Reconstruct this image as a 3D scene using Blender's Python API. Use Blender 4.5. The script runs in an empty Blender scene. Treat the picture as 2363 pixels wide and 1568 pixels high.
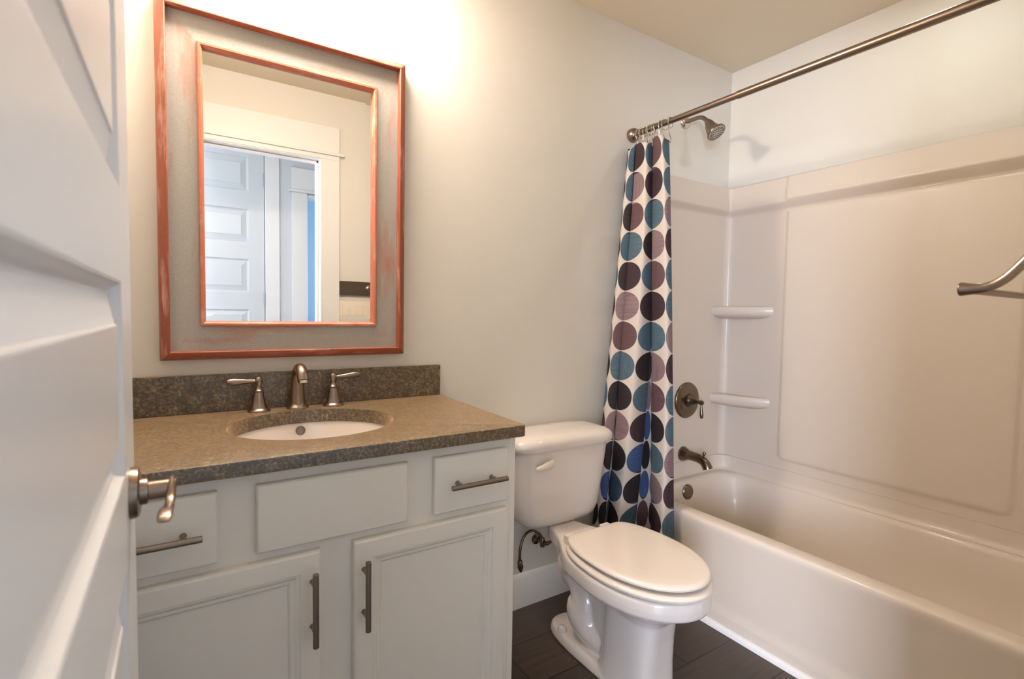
import bpy, bmesh, math, random
from mathutils import Vector, Matrix

# ------------------------------------------------------------------ camera, world, daylight, exposure
SC = bpy.context.scene
COL = SC.collection
PI = math.pi

cam_data = bpy.data.cameras.new('camera')
cam = bpy.data.objects.new('camera', cam_data)
COL.objects.link(cam)
R_ = Vector((0.8387021172, -0.5443552831, 0.0160026341))
U_ = Vector((0.0135640947, 0.0502560998, 0.9986442508))
F_ = Vector((0.5444215039, 0.8373479863, -0.0495335840))
cam.matrix_world = Matrix(((R_.x, U_.x, -F_.x, 0.0), (R_.y, U_.y, -F_.y, -1.65),
                           (R_.z, U_.z, -F_.z, 1.1776), (0, 0, 0, 1)))
cam_data.sensor_width = 36.0
cam_data.sensor_fit = 'HORIZONTAL'
cam_data.lens = 17.8795
cam_data.clip_start = 0.02
cam_data.dof.use_dof = True
cam_data.dof.focus_distance = 1.75
cam_data.dof.aperture_fstop = 4.8
SC.camera = cam

SC.view_settings.view_transform = 'Standard'
SC.view_settings.look = 'None'
SC.view_settings.gamma = 1.0
SC.view_settings.use_curve_mapping = False
SC.view_settings.exposure = 0.08

world = bpy.data.worlds.new('world')
SC.world = world
world.use_nodes = True
world.node_tree.nodes['Background'].inputs[0].default_value = (0.55, 0.72, 1.0, 1)
world.node_tree.nodes['Background'].inputs[1].default_value = 0.3


def area_light(name, loc, direction, sx, sy, power, color):
    d = bpy.data.lights.new(name, 'AREA')
    d.shape = 'RECTANGLE'
    d.size, d.size_y = sx, sy
    d.energy = power
    d.color = color
    o = bpy.data.objects.new(name, d)
    o.location = loc
    o.rotation_euler = Vector(direction).to_track_quat('-Z', 'Y').to_euler()
    COL.objects.link(o)
    return o


DAY = (0.71, 0.78, 1.0)
# daylight entering through the hall window, plus an added fill light for the blue room
area_light('daylight_side_window', (-2.12, -3.30, 1.30), (1, 0.25, 0), 1.2, 1.3, 240, DAY)
area_light('fill_blue_room', (2.28, -3.15, 1.45), (-1, -0.5, 0), 0.55, 1.1, 30, DAY)


# ------------------------------------------------------------------ materials
def lin(c):
    c = c / 255.0
    return c / 12.92 if c <= 0.04045 else ((c + 0.055) / 1.055) ** 2.4


def rgb(r, g, b):
    return (lin(r), lin(g), lin(b), 1.0)


def new_mat(name, color, rough=0.5, metal=0.0, bump=None, coat=0.0, spec=0.5):
    m = bpy.data.materials.new(name)
    m.use_nodes = True
    nt = m.node_tree
    b = nt.nodes['Principled BSDF']
    b.inputs['Base Color'].default_value = color
    b.inputs['Roughness'].default_value = rough
    b.inputs['Metallic'].default_value = metal
    b.inputs['Coat Weight'].default_value = coat
    b.inputs['Coat Roughness'].default_value = 0.05
    b.inputs['Specular IOR Level'].default_value = spec
    if bump:
        scale, strength, dist = bump
        tc = nt.nodes.new('ShaderNodeTexCoord')
        n = nt.nodes.new('ShaderNodeTexNoise')
        n.inputs['Scale'].default_value = scale
        n.inputs['Detail'].default_value = 3
        bp = nt.nodes.new('ShaderNodeBump')
        bp.inputs['Strength'].default_value = strength
        bp.inputs['Distance'].default_value = dist
        nt.links.new(tc.outputs['Object'], n.inputs['Vector'])
        nt.links.new(n.outputs['Fac'], bp.inputs['Height'])
        nt.links.new(bp.outputs['Normal'], b.inputs['Normal'])
    return m


def ramp(nt, fac, stops, interp='LINEAR'):
    r = nt.nodes.new('ShaderNodeValToRGB')
    r.color_ramp.interpolation = interp
    els = r.color_ramp.elements
    while len(els) < len(stops):
        els.new(0.5)
    for e, (p, c) in zip(els, stops):
        e.position = p
        e.color = c
    nt.links.new(fac, r.inputs['Fac'])
    return r.outputs['Color']


def mapped(nt, scale, kind='Object', rot=(0, 0, 0), loc=(0, 0, 0)):
    tc = nt.nodes.new('ShaderNodeTexCoord')
    mp = nt.nodes.new('ShaderNodeMapping')
    mp.inputs['Scale'].default_value = scale
    mp.inputs['Rotation'].default_value = rot
    mp.inputs['Location'].default_value = loc
    nt.links.new(tc.outputs[kind], mp.inputs['Vector'])
    return mp.outputs['Vector']


def noise(nt, vec, scale, detail=3.0, rough=0.5):
    n = nt.nodes.new('ShaderNodeTexNoise')
    n.inputs['Scale'].default_value = scale
    n.inputs['Detail'].default_value = detail
    n.inputs['Roughness'].default_value = rough
    nt.links.new(vec, n.inputs['Vector'])
    return n.outputs['Fac']


def mix(nt, fac, a, b, mode='MIX'):
    m = nt.nodes.new('ShaderNodeMix')
    m.data_type = 'RGBA'
    m.blend_type = mode
    for sock, v in ((m.inputs['Factor'], fac), (m.inputs['A'], a), (m.inputs['B'], b)):
        pass
    fi = m.inputs[0]
    ai, bi = m.inputs[6], m.inputs[7]
    for sock, v in ((fi, fac), (ai, a), (bi, b)):
        if isinstance(v, (tuple, float, int)):
            sock.default_value = v
        else:
            nt.links.new(v, sock)
    return m.outputs[2]


M = {}
M['wall'] = new_mat('wall_paint', rgb(221, 216, 205), 0.55, bump=(220, 0.12, 0.002))
M['ceiling'] = new_mat('ceiling_paint', rgb(226, 213, 190), 0.8, bump=(150, 0.15, 0.002))
M['hallwall'] = new_mat('hall_wall_paint', rgb(208, 211, 212), 0.55)
M['bluewall'] = new_mat('blue_room_wall', rgb(150, 184, 208), 0.6)  # even blue for the wall beyond the hall opening
M['trim'] = new_mat('trim_paint', rgb(232, 230, 225), 0.32)
M['door'] = new_mat('door_paint', rgb(226, 225, 222), 0.30, bump=(90, 0.04, 0.002))
M['halldoor_dim'] = new_mat('hall_door_dimmed', rgb(204, 208, 208), 0.35)  # door white darkened to stand in for weaker hall light
M['cabinet'] = new_mat('cabinet_paint', rgb(230, 225, 214), 0.38, bump=(160, 0.04, 0.001))
M['porcelain'] = new_mat('porcelain', rgb(224, 215, 206), 0.09, coat=0.6)
M['seat'] = new_mat('seat_plastic', rgb(234, 222, 208), 0.16, coat=0.3)
M['acrylic'] = new_mat('tub_acrylic', rgb(212, 199, 183), 0.40, coat=0.14, spec=0.3)
M['nickel'] = new_mat('brushed_nickel', rgb(146, 130, 117), 0.29, 1.0)
M['bronze'] = new_mat('dark_brushed_nickel', rgb(122, 108, 92), 0.27, 1.0)
M['pull'] = new_mat('pull_metal', rgb(140, 130, 120), 0.36, 1.0)
M['chrome'] = new_mat('chrome', rgb(205, 198, 188), 0.12, 1.0)
M['darkhole'] = new_mat('dark_gap', rgb(30, 26, 24), 0.7)
M['switch'] = new_mat('switch_plastic', rgb(236, 224, 205), 0.35)
M['rubberface'] = new_mat('spray_face', rgb(190, 182, 168), 0.4)
M['hinge'] = new_mat('hinge_steel', rgb(150, 152, 154), 0.35, 0.8)
M['board'] = new_mat('dark_board', rgb(72, 58, 44), 0.45)
M['caulk'] = new_mat('caulk', rgb(120, 108, 96), 0.6)


def mirror_mat():
    m = new_mat('mirror_silver', (0.93, 0.94, 0.935, 1), 0.0, 1.0)
    return m


M['mirror'] = mirror_mat()


def granite():
    m = new_mat('granite', (0.1, 0.08, 0.05, 1), 0.36, coat=0.0, spec=1.0)
    nt = m.node_tree
    b = nt.nodes['Principled BSDF']
    v = mapped(nt, (1, 1, 1))
    n1 = noise(nt, v, 150, 5, 0.75)
    n2 = noise(nt, v, 30, 3, 0.6)
    n3 = noise(nt, v, 330, 2, 0.5)
    c1 = ramp(nt, n1, [(0.32, rgb(30, 26, 18)), (0.44, rgb(68, 60, 43)), (0.54, rgb(106, 92, 69)), (0.68, rgb(178, 157, 126))])
    c2 = ramp(nt, n2, [(0.35, rgb(190, 180, 160)), (0.65, rgb(255, 248, 234))])
    c = mix(nt, 1.0, c1, c2, 'MULTIPLY')
    sp = ramp(nt, n3, [(0.60, (0, 0, 0, 1)), (0.70, (1, 1, 1, 1))])
    c = mix(nt, sp, c, rgb(30, 27, 22))
    nt.links.new(c, b.inputs['Base Color'])
    sw = nt.nodes.new('ShaderNodeMapRange')
    sw.inputs['From Min'].default_value = 0.35
    sw.inputs['From Max'].default_value = 0.65
    sw.inputs['To Min'].default_value = 0.6
    sw.inputs['To Max'].default_value = 1.0
    nt.links.new(n1, sw.inputs['Value'])
    nt.links.new(sw.outputs['Result'], b.inputs['Sheen Weight'])
    b.inputs['Sheen Roughness'].default_value = 0.5
    b.inputs['Sheen Tint'].default_value = rgb(225, 190, 150)
    bp = nt.nodes.new('ShaderNodeBump')
    bp.inputs['Strength'].default_value = 0.35
    bp.inputs['Distance'].default_value = 0.001
    nt.links.new(n1, bp.inputs['Height'])
    nt.links.new(bp.outputs['Normal'], b.inputs['Normal'])
    return m


M['granite'] = granite()


def tile_floor():
    m = new_mat('floor_tile', rgb(80, 70, 62), 0.42)
    nt = m.node_tree
    b = nt.nodes['Principled BSDF']
    v = mapped(nt, (1, 1, 1), loc=(-0.928 + 0.0, 0.2 - 0.0025, 0))
    br = nt.nodes.new('ShaderNodeTexBrick')
    br.offset = 0.5
    br.offset_frequency = 2
    br.inputs['Scale'].default_value = 1.0
    br.inputs['Brick Width'].default_value = 1.0
    br.inputs['Row Height'].default_value = 0.193
    br.inputs['Mortar Size'].default_value = 0.0028
    br.inputs['Mortar Smooth'].default_value = 0.1
    br.inputs['Bias'].default_value = 0.0
    br.inputs['Color1'].default_value = rgb(84, 72, 63)
    br.inputs['Color2'].default_value = rgb(72, 62, 55)
    br.inputs['Mortar'].default_value = rgb(42, 37, 33)
    nt.links.new(v, br.inputs['Vector'])
    g = noise(nt, mapped(nt, (1.2, 14, 1)), 4.0, 4, 0.6)
    gc = ramp(nt, g, [(0.3, (0.72, 0.70, 0.68, 1)), (0.7, (1.08, 1.04, 1.0, 1))])
    c = mix(nt, 1.0, br.outputs['Color'], gc, 'MULTIPLY')
    nt.links.new(c, b.inputs['Base Color'])
    bp = nt.nodes.new('ShaderNodeBump')
    bp.inputs['Strength'].default_value = 0.4
    bp.inputs['Distance'].default_value = 0.002
    bp.invert = True
    nt.links.new(br.outputs['Fac'], bp.inputs['Height'])
    nt.links.new(bp.outputs['Normal'], b.inputs['Normal'])
    return m


M['tile'] = tile_floor()


def worn_wood(name, base, worn, amount, stretch):
    """painted wood with rubbed patches; stretch = mapping scale along the grain"""
    m = new_mat(name, base, 0.42)
    nt = m.node_tree
    b = nt.nodes['Principled BSDF']
    n = noise(nt, mapped(nt, stretch), 1.0, 4, 0.6)
    f = ramp(nt, n, [(amount - 0.07, (0, 0, 0, 1)), (amount + 0.16, (1, 1, 1, 1))])
    fine = noise(nt, mapped(nt, (160, 160, 160)), 1.0, 3)
    ff = ramp(nt, fine, [(0.35, (0.75, 0.75, 0.75, 1)), (0.65, (1.05, 1.05, 1.05, 1))])
    c = mix(nt, f, base, worn)
    c = mix(nt, 0.3, c, mix(nt, 1.0, c, ff, 'MULTIPLY'))
    nt.links.new(c, b.inputs['Base Color'])
    return m


COPPER, COPPER_W = rgb(148, 78, 52), rgb(204, 158, 138)
GREY, GREY_W = rgb(166, 163, 154), rgb(172, 124, 104)
M['rim_v'] = worn_wood('copper_rim_upright', COPPER, COPPER_W, 0.60, (60, 60, 7))
M['rim_h'] = worn_wood('copper_rim_rail', COPPER, COPPER_W, 0.60, (7, 60, 60))
M['panel_v'] = worn_wood('grey_frame_upright', GREY, GREY_W, 0.60, (22, 22, 4))
M['panel_h'] = worn_wood('grey_frame_rail', GREY, GREY_W, 0.60, (4, 22, 22))
M['bead'] = worn_wood('copper_bead', rgb(190, 112, 84), COPPER_W, 0.58, (14, 60, 14))


def curtain_mat():
    m = new_mat('curtain_fabric', rgb(208, 197, 185), 0.75)
    nt = m.node_tree
    b = nt.nodes['Principled BSDF']
    uv = nt.nodes.new('ShaderNodeUVMap')
    uv.uv_map = 'UVMap'
    at = nt.nodes.new('ShaderNodeAttribute')
    at.attribute_name = 'disc'
    fr = nt.nodes.new('ShaderNodeVectorMath')
    fr.operation = 'FRACTION'
    ad = nt.nodes.new('ShaderNodeVectorMath')
    ad.operation = 'ADD'
    ad.inputs[1].default_value = (0.5, 0.5, 0)
    sb = nt.nodes.new('ShaderNodeVectorMath')
    sb.operation = 'SUBTRACT'
    sb.inputs[1].default_value = (0.5, 0.5, 0)
    ln = nt.nodes.new('ShaderNodeVectorMath')
    ln.operation = 'LENGTH'
    nt.links.new(uv.outputs['UV'], ad.inputs[0])
    nt.links.new(ad.outputs[0], fr.inputs[0])
    nt.links.new(fr.outputs[0], sb.inputs[0])
    nt.links.new(sb.outputs[0], ln.inputs[0])
    f = ramp(nt, ln.outputs['Value'], [(0.480, (1, 1, 1, 1)), (0.488, (0, 0, 0, 1))])
    mh = nt.nodes.new('ShaderNodeMapping')
    mh.inputs['Scale'].default_value = (1.2, 26, 1)
    nt.links.new(uv.outputs['UV'], mh.inputs['Vector'])
    mv = nt.nodes.new('ShaderNodeMapping')
    mv.inputs['Scale'].default_value = (26, 1.2, 1)
    nt.links.new(uv.outputs['UV'], mv.inputs['Vector'])
    nh = noise(nt, mh.outputs['Vector'], 1.0, 4, 0.7)
    nv = noise(nt, mv.outputs['Vector'], 1.0, 4, 0.7)
    st = mix(nt, at.outputs['Alpha'], nh, nv)
    sc = ramp(nt, st, [(0.25, (0.62, 0.62, 0.62, 1)), (0.75, (1.35, 1.35, 1.35, 1))])
    dc = mix(nt, 1.0, at.outputs['Color'], sc, 'MULTIPLY')
    c = mix(nt, f, rgb(208, 197, 185), dc)
    nt.links.new(c, b.inputs['Base Color'])
    tr = nt.nodes.new('ShaderNodeBsdfTranslucent')
    nt.links.new(c, tr.inputs['Color'])
    mx = nt.nodes.new('ShaderNodeMixShader')
    mx.inputs[0].default_value = 0.12
    nt.links.new(b.outputs[0], mx.inputs[1])
    nt.links.new(tr.outputs[0], mx.inputs[2])
    nt.links.new(mx.outputs[0], nt.nodes['Material Output'].inputs['Surface'])
    return m


M['curtain'] = curtain_mat()


def emis(name, color, strength):
    m = bpy.data.materials.new(name)
    m.use_nodes = True
    nt = m.node_tree
    b = nt.nodes['Principled BSDF']
    b.inputs['Base Color'].default_value = color
    b.inputs['Emission Color'].default_value = color
    b.inputs['Emission Strength'].default_value = strength
    return m


M['bulb'] = emis('lamp_bulb', (1.0, 0.80, 0.58, 1), 6.0)
M['lens'] = emis('lamp_lens', (0.95, 1.0, 0.93, 1), 4.0)
M['daypane'] = emis('daylit_pane', (0.62, 0.80, 1.0, 1), 7.0)


def opal():
    m = new_mat('opal_glass', (0.9, 0.86, 0.8, 1), 0.25)
    nt = m.node_tree
    b = nt.nodes['Principled BSDF']
    tr = nt.nodes.new('ShaderNodeBsdfTranslucent')
    tr.inputs['Color'].default_value = (0.95, 0.88, 0.78, 1)
    mx = nt.nodes.new('ShaderNodeMixShader')
    mx.inputs[0].default_value = 0.25
    nt.links.new(b.outputs[0], mx.inputs[1])
    nt.links.new(tr.outputs[0], mx.inputs[2])
    nt.links.new(mx.outputs[0], nt.nodes['Material Output'].inputs['Surface'])
    return m


M['opal'] = opal()


# ------------------------------------------------------------------ geometry helpers
class MB:
    def __init__(self):
        self.v, self.f, self.uv = [], [], None

    def add(self, vs, fs):
        o = len(self.v)
        self.v += [Vector(p) for p in vs]
        self.f += [tuple(i + o for i in f) for f in fs]
        return self

    def box(self, x0, x1, y0, y1, z0, z1):
        return self.add([(x0, y0, z0), (x1, y0, z0), (x1, y1, z0), (x0, y1, z0),
                         (x0, y0, z1), (x1, y0, z1), (x1, y1, z1), (x0, y1, z1)],
                        [(0, 3, 2, 1), (4, 5, 6, 7), (0, 1, 5, 4), (1, 2, 6, 5), (2, 3, 7, 6), (3, 0, 4, 7)])

    def loft(self, rings, cap0=False, cap1=False, closed=True):
        n = len(rings[0])
        vs = [p for r in rings for p in r]
        fs = []
        for k in range(len(rings) - 1):
            for i in range(n if closed else n - 1):
                j = (i + 1) % n
                fs.append((k * n + i, k * n + j, (k + 1) * n + j, (k + 1) * n + i))
        if cap0:
            fs.append(tuple(range(n - 1, -1, -1)))
        if cap1:
            fs.append(tuple((len(rings) - 1) * n + i for i in range(n)))
        return self.add(vs, fs)

    def tube(self, path, radii, n=16, caps=True, up=(0, 0, 1)):
        path = [Vector(p) for p in path]
        if not isinstance(radii, (list, tuple)):
            radii = [radii] * len(path)
        rings = []
        prev = None
        for i, p in enumerate(path):
            a = path[max(i - 1, 0)]
            b = path[min(i + 1, len(path) - 1)]
            t = (b - a).normalized()
            if prev is None:
                ref = Vector(up)
                if abs(ref.dot(t)) > 0.9:
                    ref = Vector((1, 0, 0))
                x = ref.cross(t).normalized()
            else:
                x = (prev - t * prev.dot(t)).normalized()
            prev = x
            y = t.cross(x)
            r = radii[i]
            rx, ry = r if isinstance(r, (list, tuple)) else (r, r)
            rings.append([p + x * (math.cos(2 * PI * k / n) * rx) + y * (math.sin(2 * PI * k / n) * ry) for k in range(n)])
        return self.loft(rings, caps, caps)

    def lathe(self, prof, origin, axis=(0, 0, 1), n=28, caps=True):
        """prof: list of (radius, distance along axis)"""
        a = Vector(axis).normalized()
        ref = Vector((0, 0, 1)) if abs(a.z) < 0.9 else Vector((1, 0, 0))
        x = ref.cross(a).normalized()
        y = a.cross(x)
        o = Vector(origin)
        rings = [[o + a * h + x * (math.cos(2 * PI * k / n) * r) + y * (math.sin(2 * PI * k / n) * r) for k in range(n)]
                 for r, h in prof]
        return self.loft(rings, caps, caps)

    def extrude(self, poly, axis, a, b):
        """poly of 2D points; axis 0/1/2 = extrusion axis; other two axes in order"""
        def P(q, t):
            c = [0, 0, 0]
            o = [i for i in range(3) if i != axis]
            c[o[0]], c[o[1]], c[axis] = q[0], q[1], t
            return tuple(c)
        return self.loft([[P(q, a) for q in poly], [P(q, b) for q in poly]], True, True)


def ico(center, r, n=12):
    mb = MB()
    prof = [(max(r * math.sin(PI * i / n), 1e-5), -r * math.cos(PI * i / n)) for i in range(n + 1)]
    return mb.lathe(prof, center, n=20)


def tag(o, label=None, cat=None, group=None, kind=None):
    if label:
        o['label'] = label
    if cat:
        o['category'] = cat
    if group:
        o['group'] = group
    if kind:
        o['kind'] = kind
    return o


def thing(name, loc, label, cat, group=None, kind=None):
    o = bpy.data.objects.new(name, None)
    o.empty_display_size = 0.05
    o.location = loc
    COL.objects.link(o)
    tag(o, label, cat, group, kind)
    return o


ROOT = {}


def obj(name, mb, mat, parent=None, smooth=35, bevel=0.0, segs=2, label=None, origin=None):
    """link the collected shapes as one mesh object; vertices are given in world space"""
    me = bpy.data.meshes.new(name)
    base = Vector((0, 0, 0))
    o = bpy.data.objects.new(name, me)
    if parent is not None:
        base = ROOT.get(parent.name, Vector(parent.location))
        ROOT[o.name] = base
        o.parent = parent
    elif origin is not None:
        base = Vector(origin)
        o.location = base
        ROOT[o.name] = base
    else:
        ROOT[o.name] = base
    me.from_pydata([tuple(p - base) for p in mb.v], [], mb.f)
    bm = bmesh.new()
    bm.from_mesh(me)
    bmesh.ops.recalc_face_normals(bm, faces=bm.faces)
    bm.to_mesh(me)
    bm.free()
    me.materials.append(mat)
    if smooth:
        for p in me.polygons:
            p.use_smooth = True
        me.set_sharp_from_angle(angle=math.radians(smooth))
    COL.objects.link(o)
    if bevel:
        md = o.modifiers.new('bevel', 'BEVEL')
        md.width = bevel
        md.segments = segs
        md.limit_method = 'ANGLE'
        md.angle_limit = math.radians(40)
        md.harden_normals = False
    if label:
        o['label'] = label
    return o


def struct(name, mb, mat, label, cat, bevel=0.0, smooth=35, origin=None):
    o = obj(name, mb, mat, None, smooth, bevel, origin=origin)
    return tag(o, label, cat, kind='structure')


def rrect(x0, x1, y0, y1, r, z, seg=6):
    """rounded rectangle in plan, counter-clockwise, same count for every call"""
    out = []
    for cx, cy, a0 in ((x1 - r, y1 - r, 0), (x0 + r, y1 - r, 90), (x0 + r, y0 + r, 180), (x1 - r, y0 + r, 270)):
        for k in range(seg + 1):
            a = math.radians(a0 + 90.0 * k / seg)
            out.append(Vector((cx + r * math.cos(a), cy + r * math.sin(a), z)))
    return out


def spline(pts, n):
    """Catmull-Rom through points (tuples of any length), n samples per span"""
    out = []
    P = [pts[0]] + list(pts) + [pts[-1]]
    for i in range(1, len(P) - 2):
        p0, p1, p2, p3 = P[i - 1], P[i], P[i + 1], P[i + 2]
        for k in range(n):
            t = k / n
            out.append(tuple(0.5 * ((2 * b) + (-a + c) * t + (2 * a - 5 * b + 4 * c - d) * t * t + (-a + 3 * b - 3 * c + d) * t ** 3)
                             for a, b, c, d in zip(p0, p1, p2, p3)))
    out.append(tuple(pts[-1]))
    return out


def smoothstep(a, b, x):
    t = max(0.0, min(1.0, (x - a) / (b - a)))
    return t * t * (3 - 2 * t)


# ------------------------------------------------------------------ the room shell
WX, FY, CZ = 2.405, -1.538, 2.44        # right wall, front wall face, ceiling
LX = -0.21
OX0, OX1, OZ = -0.055, 0.692, 2.055      # doorway in the front wall

struct('floor', MB().box(-2.3, 2.5, -4.1, 0.1, -0.05, 0.0), M['tile'], 'dark brown plank tile floor of the bathroom', 'floor', smooth=0)
struct('ceiling', MB().box(-2.3, 2.5, -4.1, 0.1, CZ, CZ + 0.05), M['ceiling'], 'tan lit flat ceiling', 'ceiling', smooth=0)
struct('wall_back', MB().box(LX - 0.1, WX + 0.1, 0.0, 0.1, 0.0, CZ), M['wall'], 'off white wall behind the vanity and toilet', 'wall', smooth=0)
struct('wall_right', MB().box(WX, WX + 0.1, FY - 0.1, 0.0, 0.0, CZ), M['wall'], 'off white wall beside the bathtub', 'wall', smooth=0)
struct('wall_left', MB().box(LX - 0.1, LX, FY - 0.1, 0.0, 0.0, CZ), M['wall'], 'off white wall behind the open door', 'wall', smooth=0)
wf = MB()
wf.box(LX, OX0 - 0.02, FY - 0.105, FY, 0, CZ)
wf.box(OX1 + 0.02, WX, FY - 0.105, FY, 0, CZ)
wf.box(OX0 - 0.02, OX1 + 0.02, FY - 0.105, FY, OZ + 0.02, CZ)
struct('wall_front', wf, M['wall'], 'off white wall around the doorway seen in the mirror', 'wall', smooth=0)

bb = MB()
bb.extrude([(-0.0145, 0), (-0.0005, 0), (-0.0005, 0.136), (-0.006, 0.136), (-0.010, 0.130), (-0.0145, 0.122)], 0, 0.745, 1.695)
struct('baseboard_back', bb, M['trim'], 'white baseboard on the back wall behind the toilet', 'baseboard')

# doorway trim of the bathroom (jamb, casing, head board)
tj = MB()
tj.box(OX0 - 0.02, OX0, FY - 0.118, FY + 0.013, 0, OZ)
tj.box(OX1, OX1 + 0.02, FY - 0.118, FY + 0.013, 0, OZ)
tj.box(OX0 - 0.02, OX1 + 0.02, FY - 0.118, FY + 0.013, OZ, OZ + 0.02)
tj.box(OX1 - 0.012, OX1, FY - 0.075, FY - 0.038, 0, OZ)
tj.box(OX0, OX0 + 0.012, FY - 0.075, FY - 0.038, 0, OZ)
tj.box(OX0, OX1, FY - 0.075, FY - 0.038, OZ - 0.012, OZ)
struct('trim_1', tj, M['trim'], 'white jamb lining the bathroom doorway', 'door frame', bevel=0.0015)
tc_ = MB()
tc_.box(OX1 + 0.005, OX1 + 0.11, FY, FY + 0.016, 0, OZ + 0.03)
tc_.box(OX0 - 0.11, OX0 - 0.005, FY, FY + 0.016, 0, OZ + 0.03)
tc_.box(OX0 - 0.11, OX1 + 0.11, FY, FY + 0.018, OZ + 0.005, OZ + 0.03)
tc_.box(OX0 - 0.135, OX1 + 0.135, FY, FY + 0.030, OZ + 0.030, OZ + 0.046)
tc_.box(OX0 - 0.11, OX1 + 0.11, FY, FY + 0.018, OZ + 0.046, OZ + 0.195)
struct('trim_2', tc_, M['trim'], 'white flat casing with tall head board round the bathroom doorway', 'door casing', bevel=0.002)

# the hall beyond the doorway
HY = -2.70
wh = MB()
HD0, HD1, HDZ = -0.18, 0.545, 2.36       # hall door opening
BD0, BD1, BDZ = 0.852, 1.60, 2.075       # opening to the blue room
wh.box(-0.35, HD0, HY - 0.1, HY, 0, CZ)
wh.box(HD1, BD0, HY - 0.1, HY, 0, CZ)
wh.box(BD1, 2.4, HY - 0.1, HY, 0, CZ)
wh.box(HD0, HD1, HY - 0.1, HY, HDZ, CZ)
wh.box(BD0, BD1, HY - 0.1, HY, BDZ, CZ)
struct('wall_hall', wh, M['hallwall'], 'white hall wall with two doorways seen in the mirror', 'wall', smooth=0)
wr = MB()
wr.box(-0.45, -0.35, -4.0, HY, 0, CZ)
struct('wall_hall_return', wr, M['hallwall'], 'white hall return wall outside the bathroom', 'wall', smooth=0)
W1 = (-3.95, -2.65, 0.6, 2.0)
w2 = MB()
w2.box(-2.3, -2.2, -4.0, W1[0], 0, CZ)
w2.box(-2.3, -2.2, W1[1], FY - 0.1, 0, CZ)
w2.box(-2.3, -2.2, W1[0], W1[1], 0, W1[2])
w2.box(-2.3, -2.2, W1[0], W1[1], W1[3], CZ)
struct('wall_hall_left', w2, M['hallwall'], 'white hall wall holding the side window', 'wall', smooth=0)
struct('wall_hall_far', MB().box(-2.3, 2.5, -4.1, -4.0, 0, CZ), M['hallwall'], 'white wall at the far side of the hall', 'wall', smooth=0)
struct('wall_hall_right', MB().box(2.4, 2.5, -4.0, FY - 0.1, 0, CZ), M['hallwall'], 'white wall closing the right end of the hall', 'wall', smooth=0)
struct('wall_hall_near', MB().box(-2.2, LX - 0.1, FY - 0.105, FY - 0.005, 0, CZ), M['hallwall'], 'white hall wall left of the bathroom', 'wall', smooth=0)
struct('wall_blue', MB().box(0.4, 2.3, -3.62, -3.55, 0, CZ), M['bluewall'], 'blue wall of the room beyond the hall opening', 'wall', smooth=0)


def window(name, a0, a1, z0, z1, plane, axis, label):
    pane = MB()
    fr = MB()

    def bx(mb, p0, p1, q0, q1, d0, d1):
        if axis == 0:
            mb.box(plane + d0, plane + d1, p0, p1, q0, q1)
        else:
            mb.box(p0, p1, plane + d0, plane + d1, q0, q1)
    w = 0.04
    bx(fr, a0, a0 + w, z0, z1, 0, 0.05)
    bx(fr, a1 - w, a1, z0, z1, 0, 0.05)
    bx(fr, a0 + w, a1 - w, z0, z0 + w, 0, 0.05)
    bx(fr, a0 + w, a1 - w, z1 - w, z1, 0, 0.05)
    zm = (z0 + z1) / 2
    bx(fr, a0 + w, a1 - w, zm - 0.025, zm + 0.025, 0, 0.05)
    f = struct(name, fr, M['trim'], label, 'window', bevel=0.002)
    bx(pane, a0 + w, a1 - w, z0 + w, z1 - w, 0.012, 0.018)
    obj('window_pane', pane, M['daypane'], f, smooth=0)
    return f


window('window_1', W1[0], W1[1], W1[2], W1[3], -2.28, 0, 'daylit sash window in the hall side wall')

window('added_window', -3.45, -2.85, 0.85, 2.0, 2.345, 0, 'unseen glowing sash window added to light the blue room')  # added as a source for the blue room fill light

th = MB()
th.box(HD1, HD1 + 0.10, HY, HY + 0.012, 0, HDZ + 0.02)
th.box(HD0 - 0.10, HD0, HY, HY + 0.012, 0, HDZ + 0.02)
struct('trim_3', th, M['trim'], 'white casing beside the closed hall door', 'door casing', bevel=0.002)
tb_ = MB()
tb_.box(BD0 - 0.118, BD0 - 0.005, HY, HY + 0.02, 0, BDZ + 0.012)
tb_.box(BD0 - 0.118, BD1 + 0.11, HY, HY + 0.02, BDZ + 0.03, BDZ + 0.20)
tb_.box(BD0 - 0.14, BD1 + 0.14, HY, HY + 0.036, BDZ + 0.012, BDZ + 0.03)
tb_.box(BD0 - 0.02, BD0, HY - 0.11, HY + 0.012, 0, BDZ)
tb_.box(BD1, BD1 + 0.11, HY, HY + 0.02, 0, BDZ + 0.012)
tb_.box(BD0, BD1, HY - 0.11, HY + 0.012, BDZ - 0.015, BDZ + 0.003)
blue_trim = struct('trim_4', tb_, M['trim'], 'white casing with projecting head round the blue room opening', 'door casing', bevel=0.002)
obj('hinge', MB().box(BD0 + 0.0, BD0 + 0.004, HY - 0.05, HY - 0.02, 1.76, 1.86), M['hinge'], blue_trim)


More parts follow.
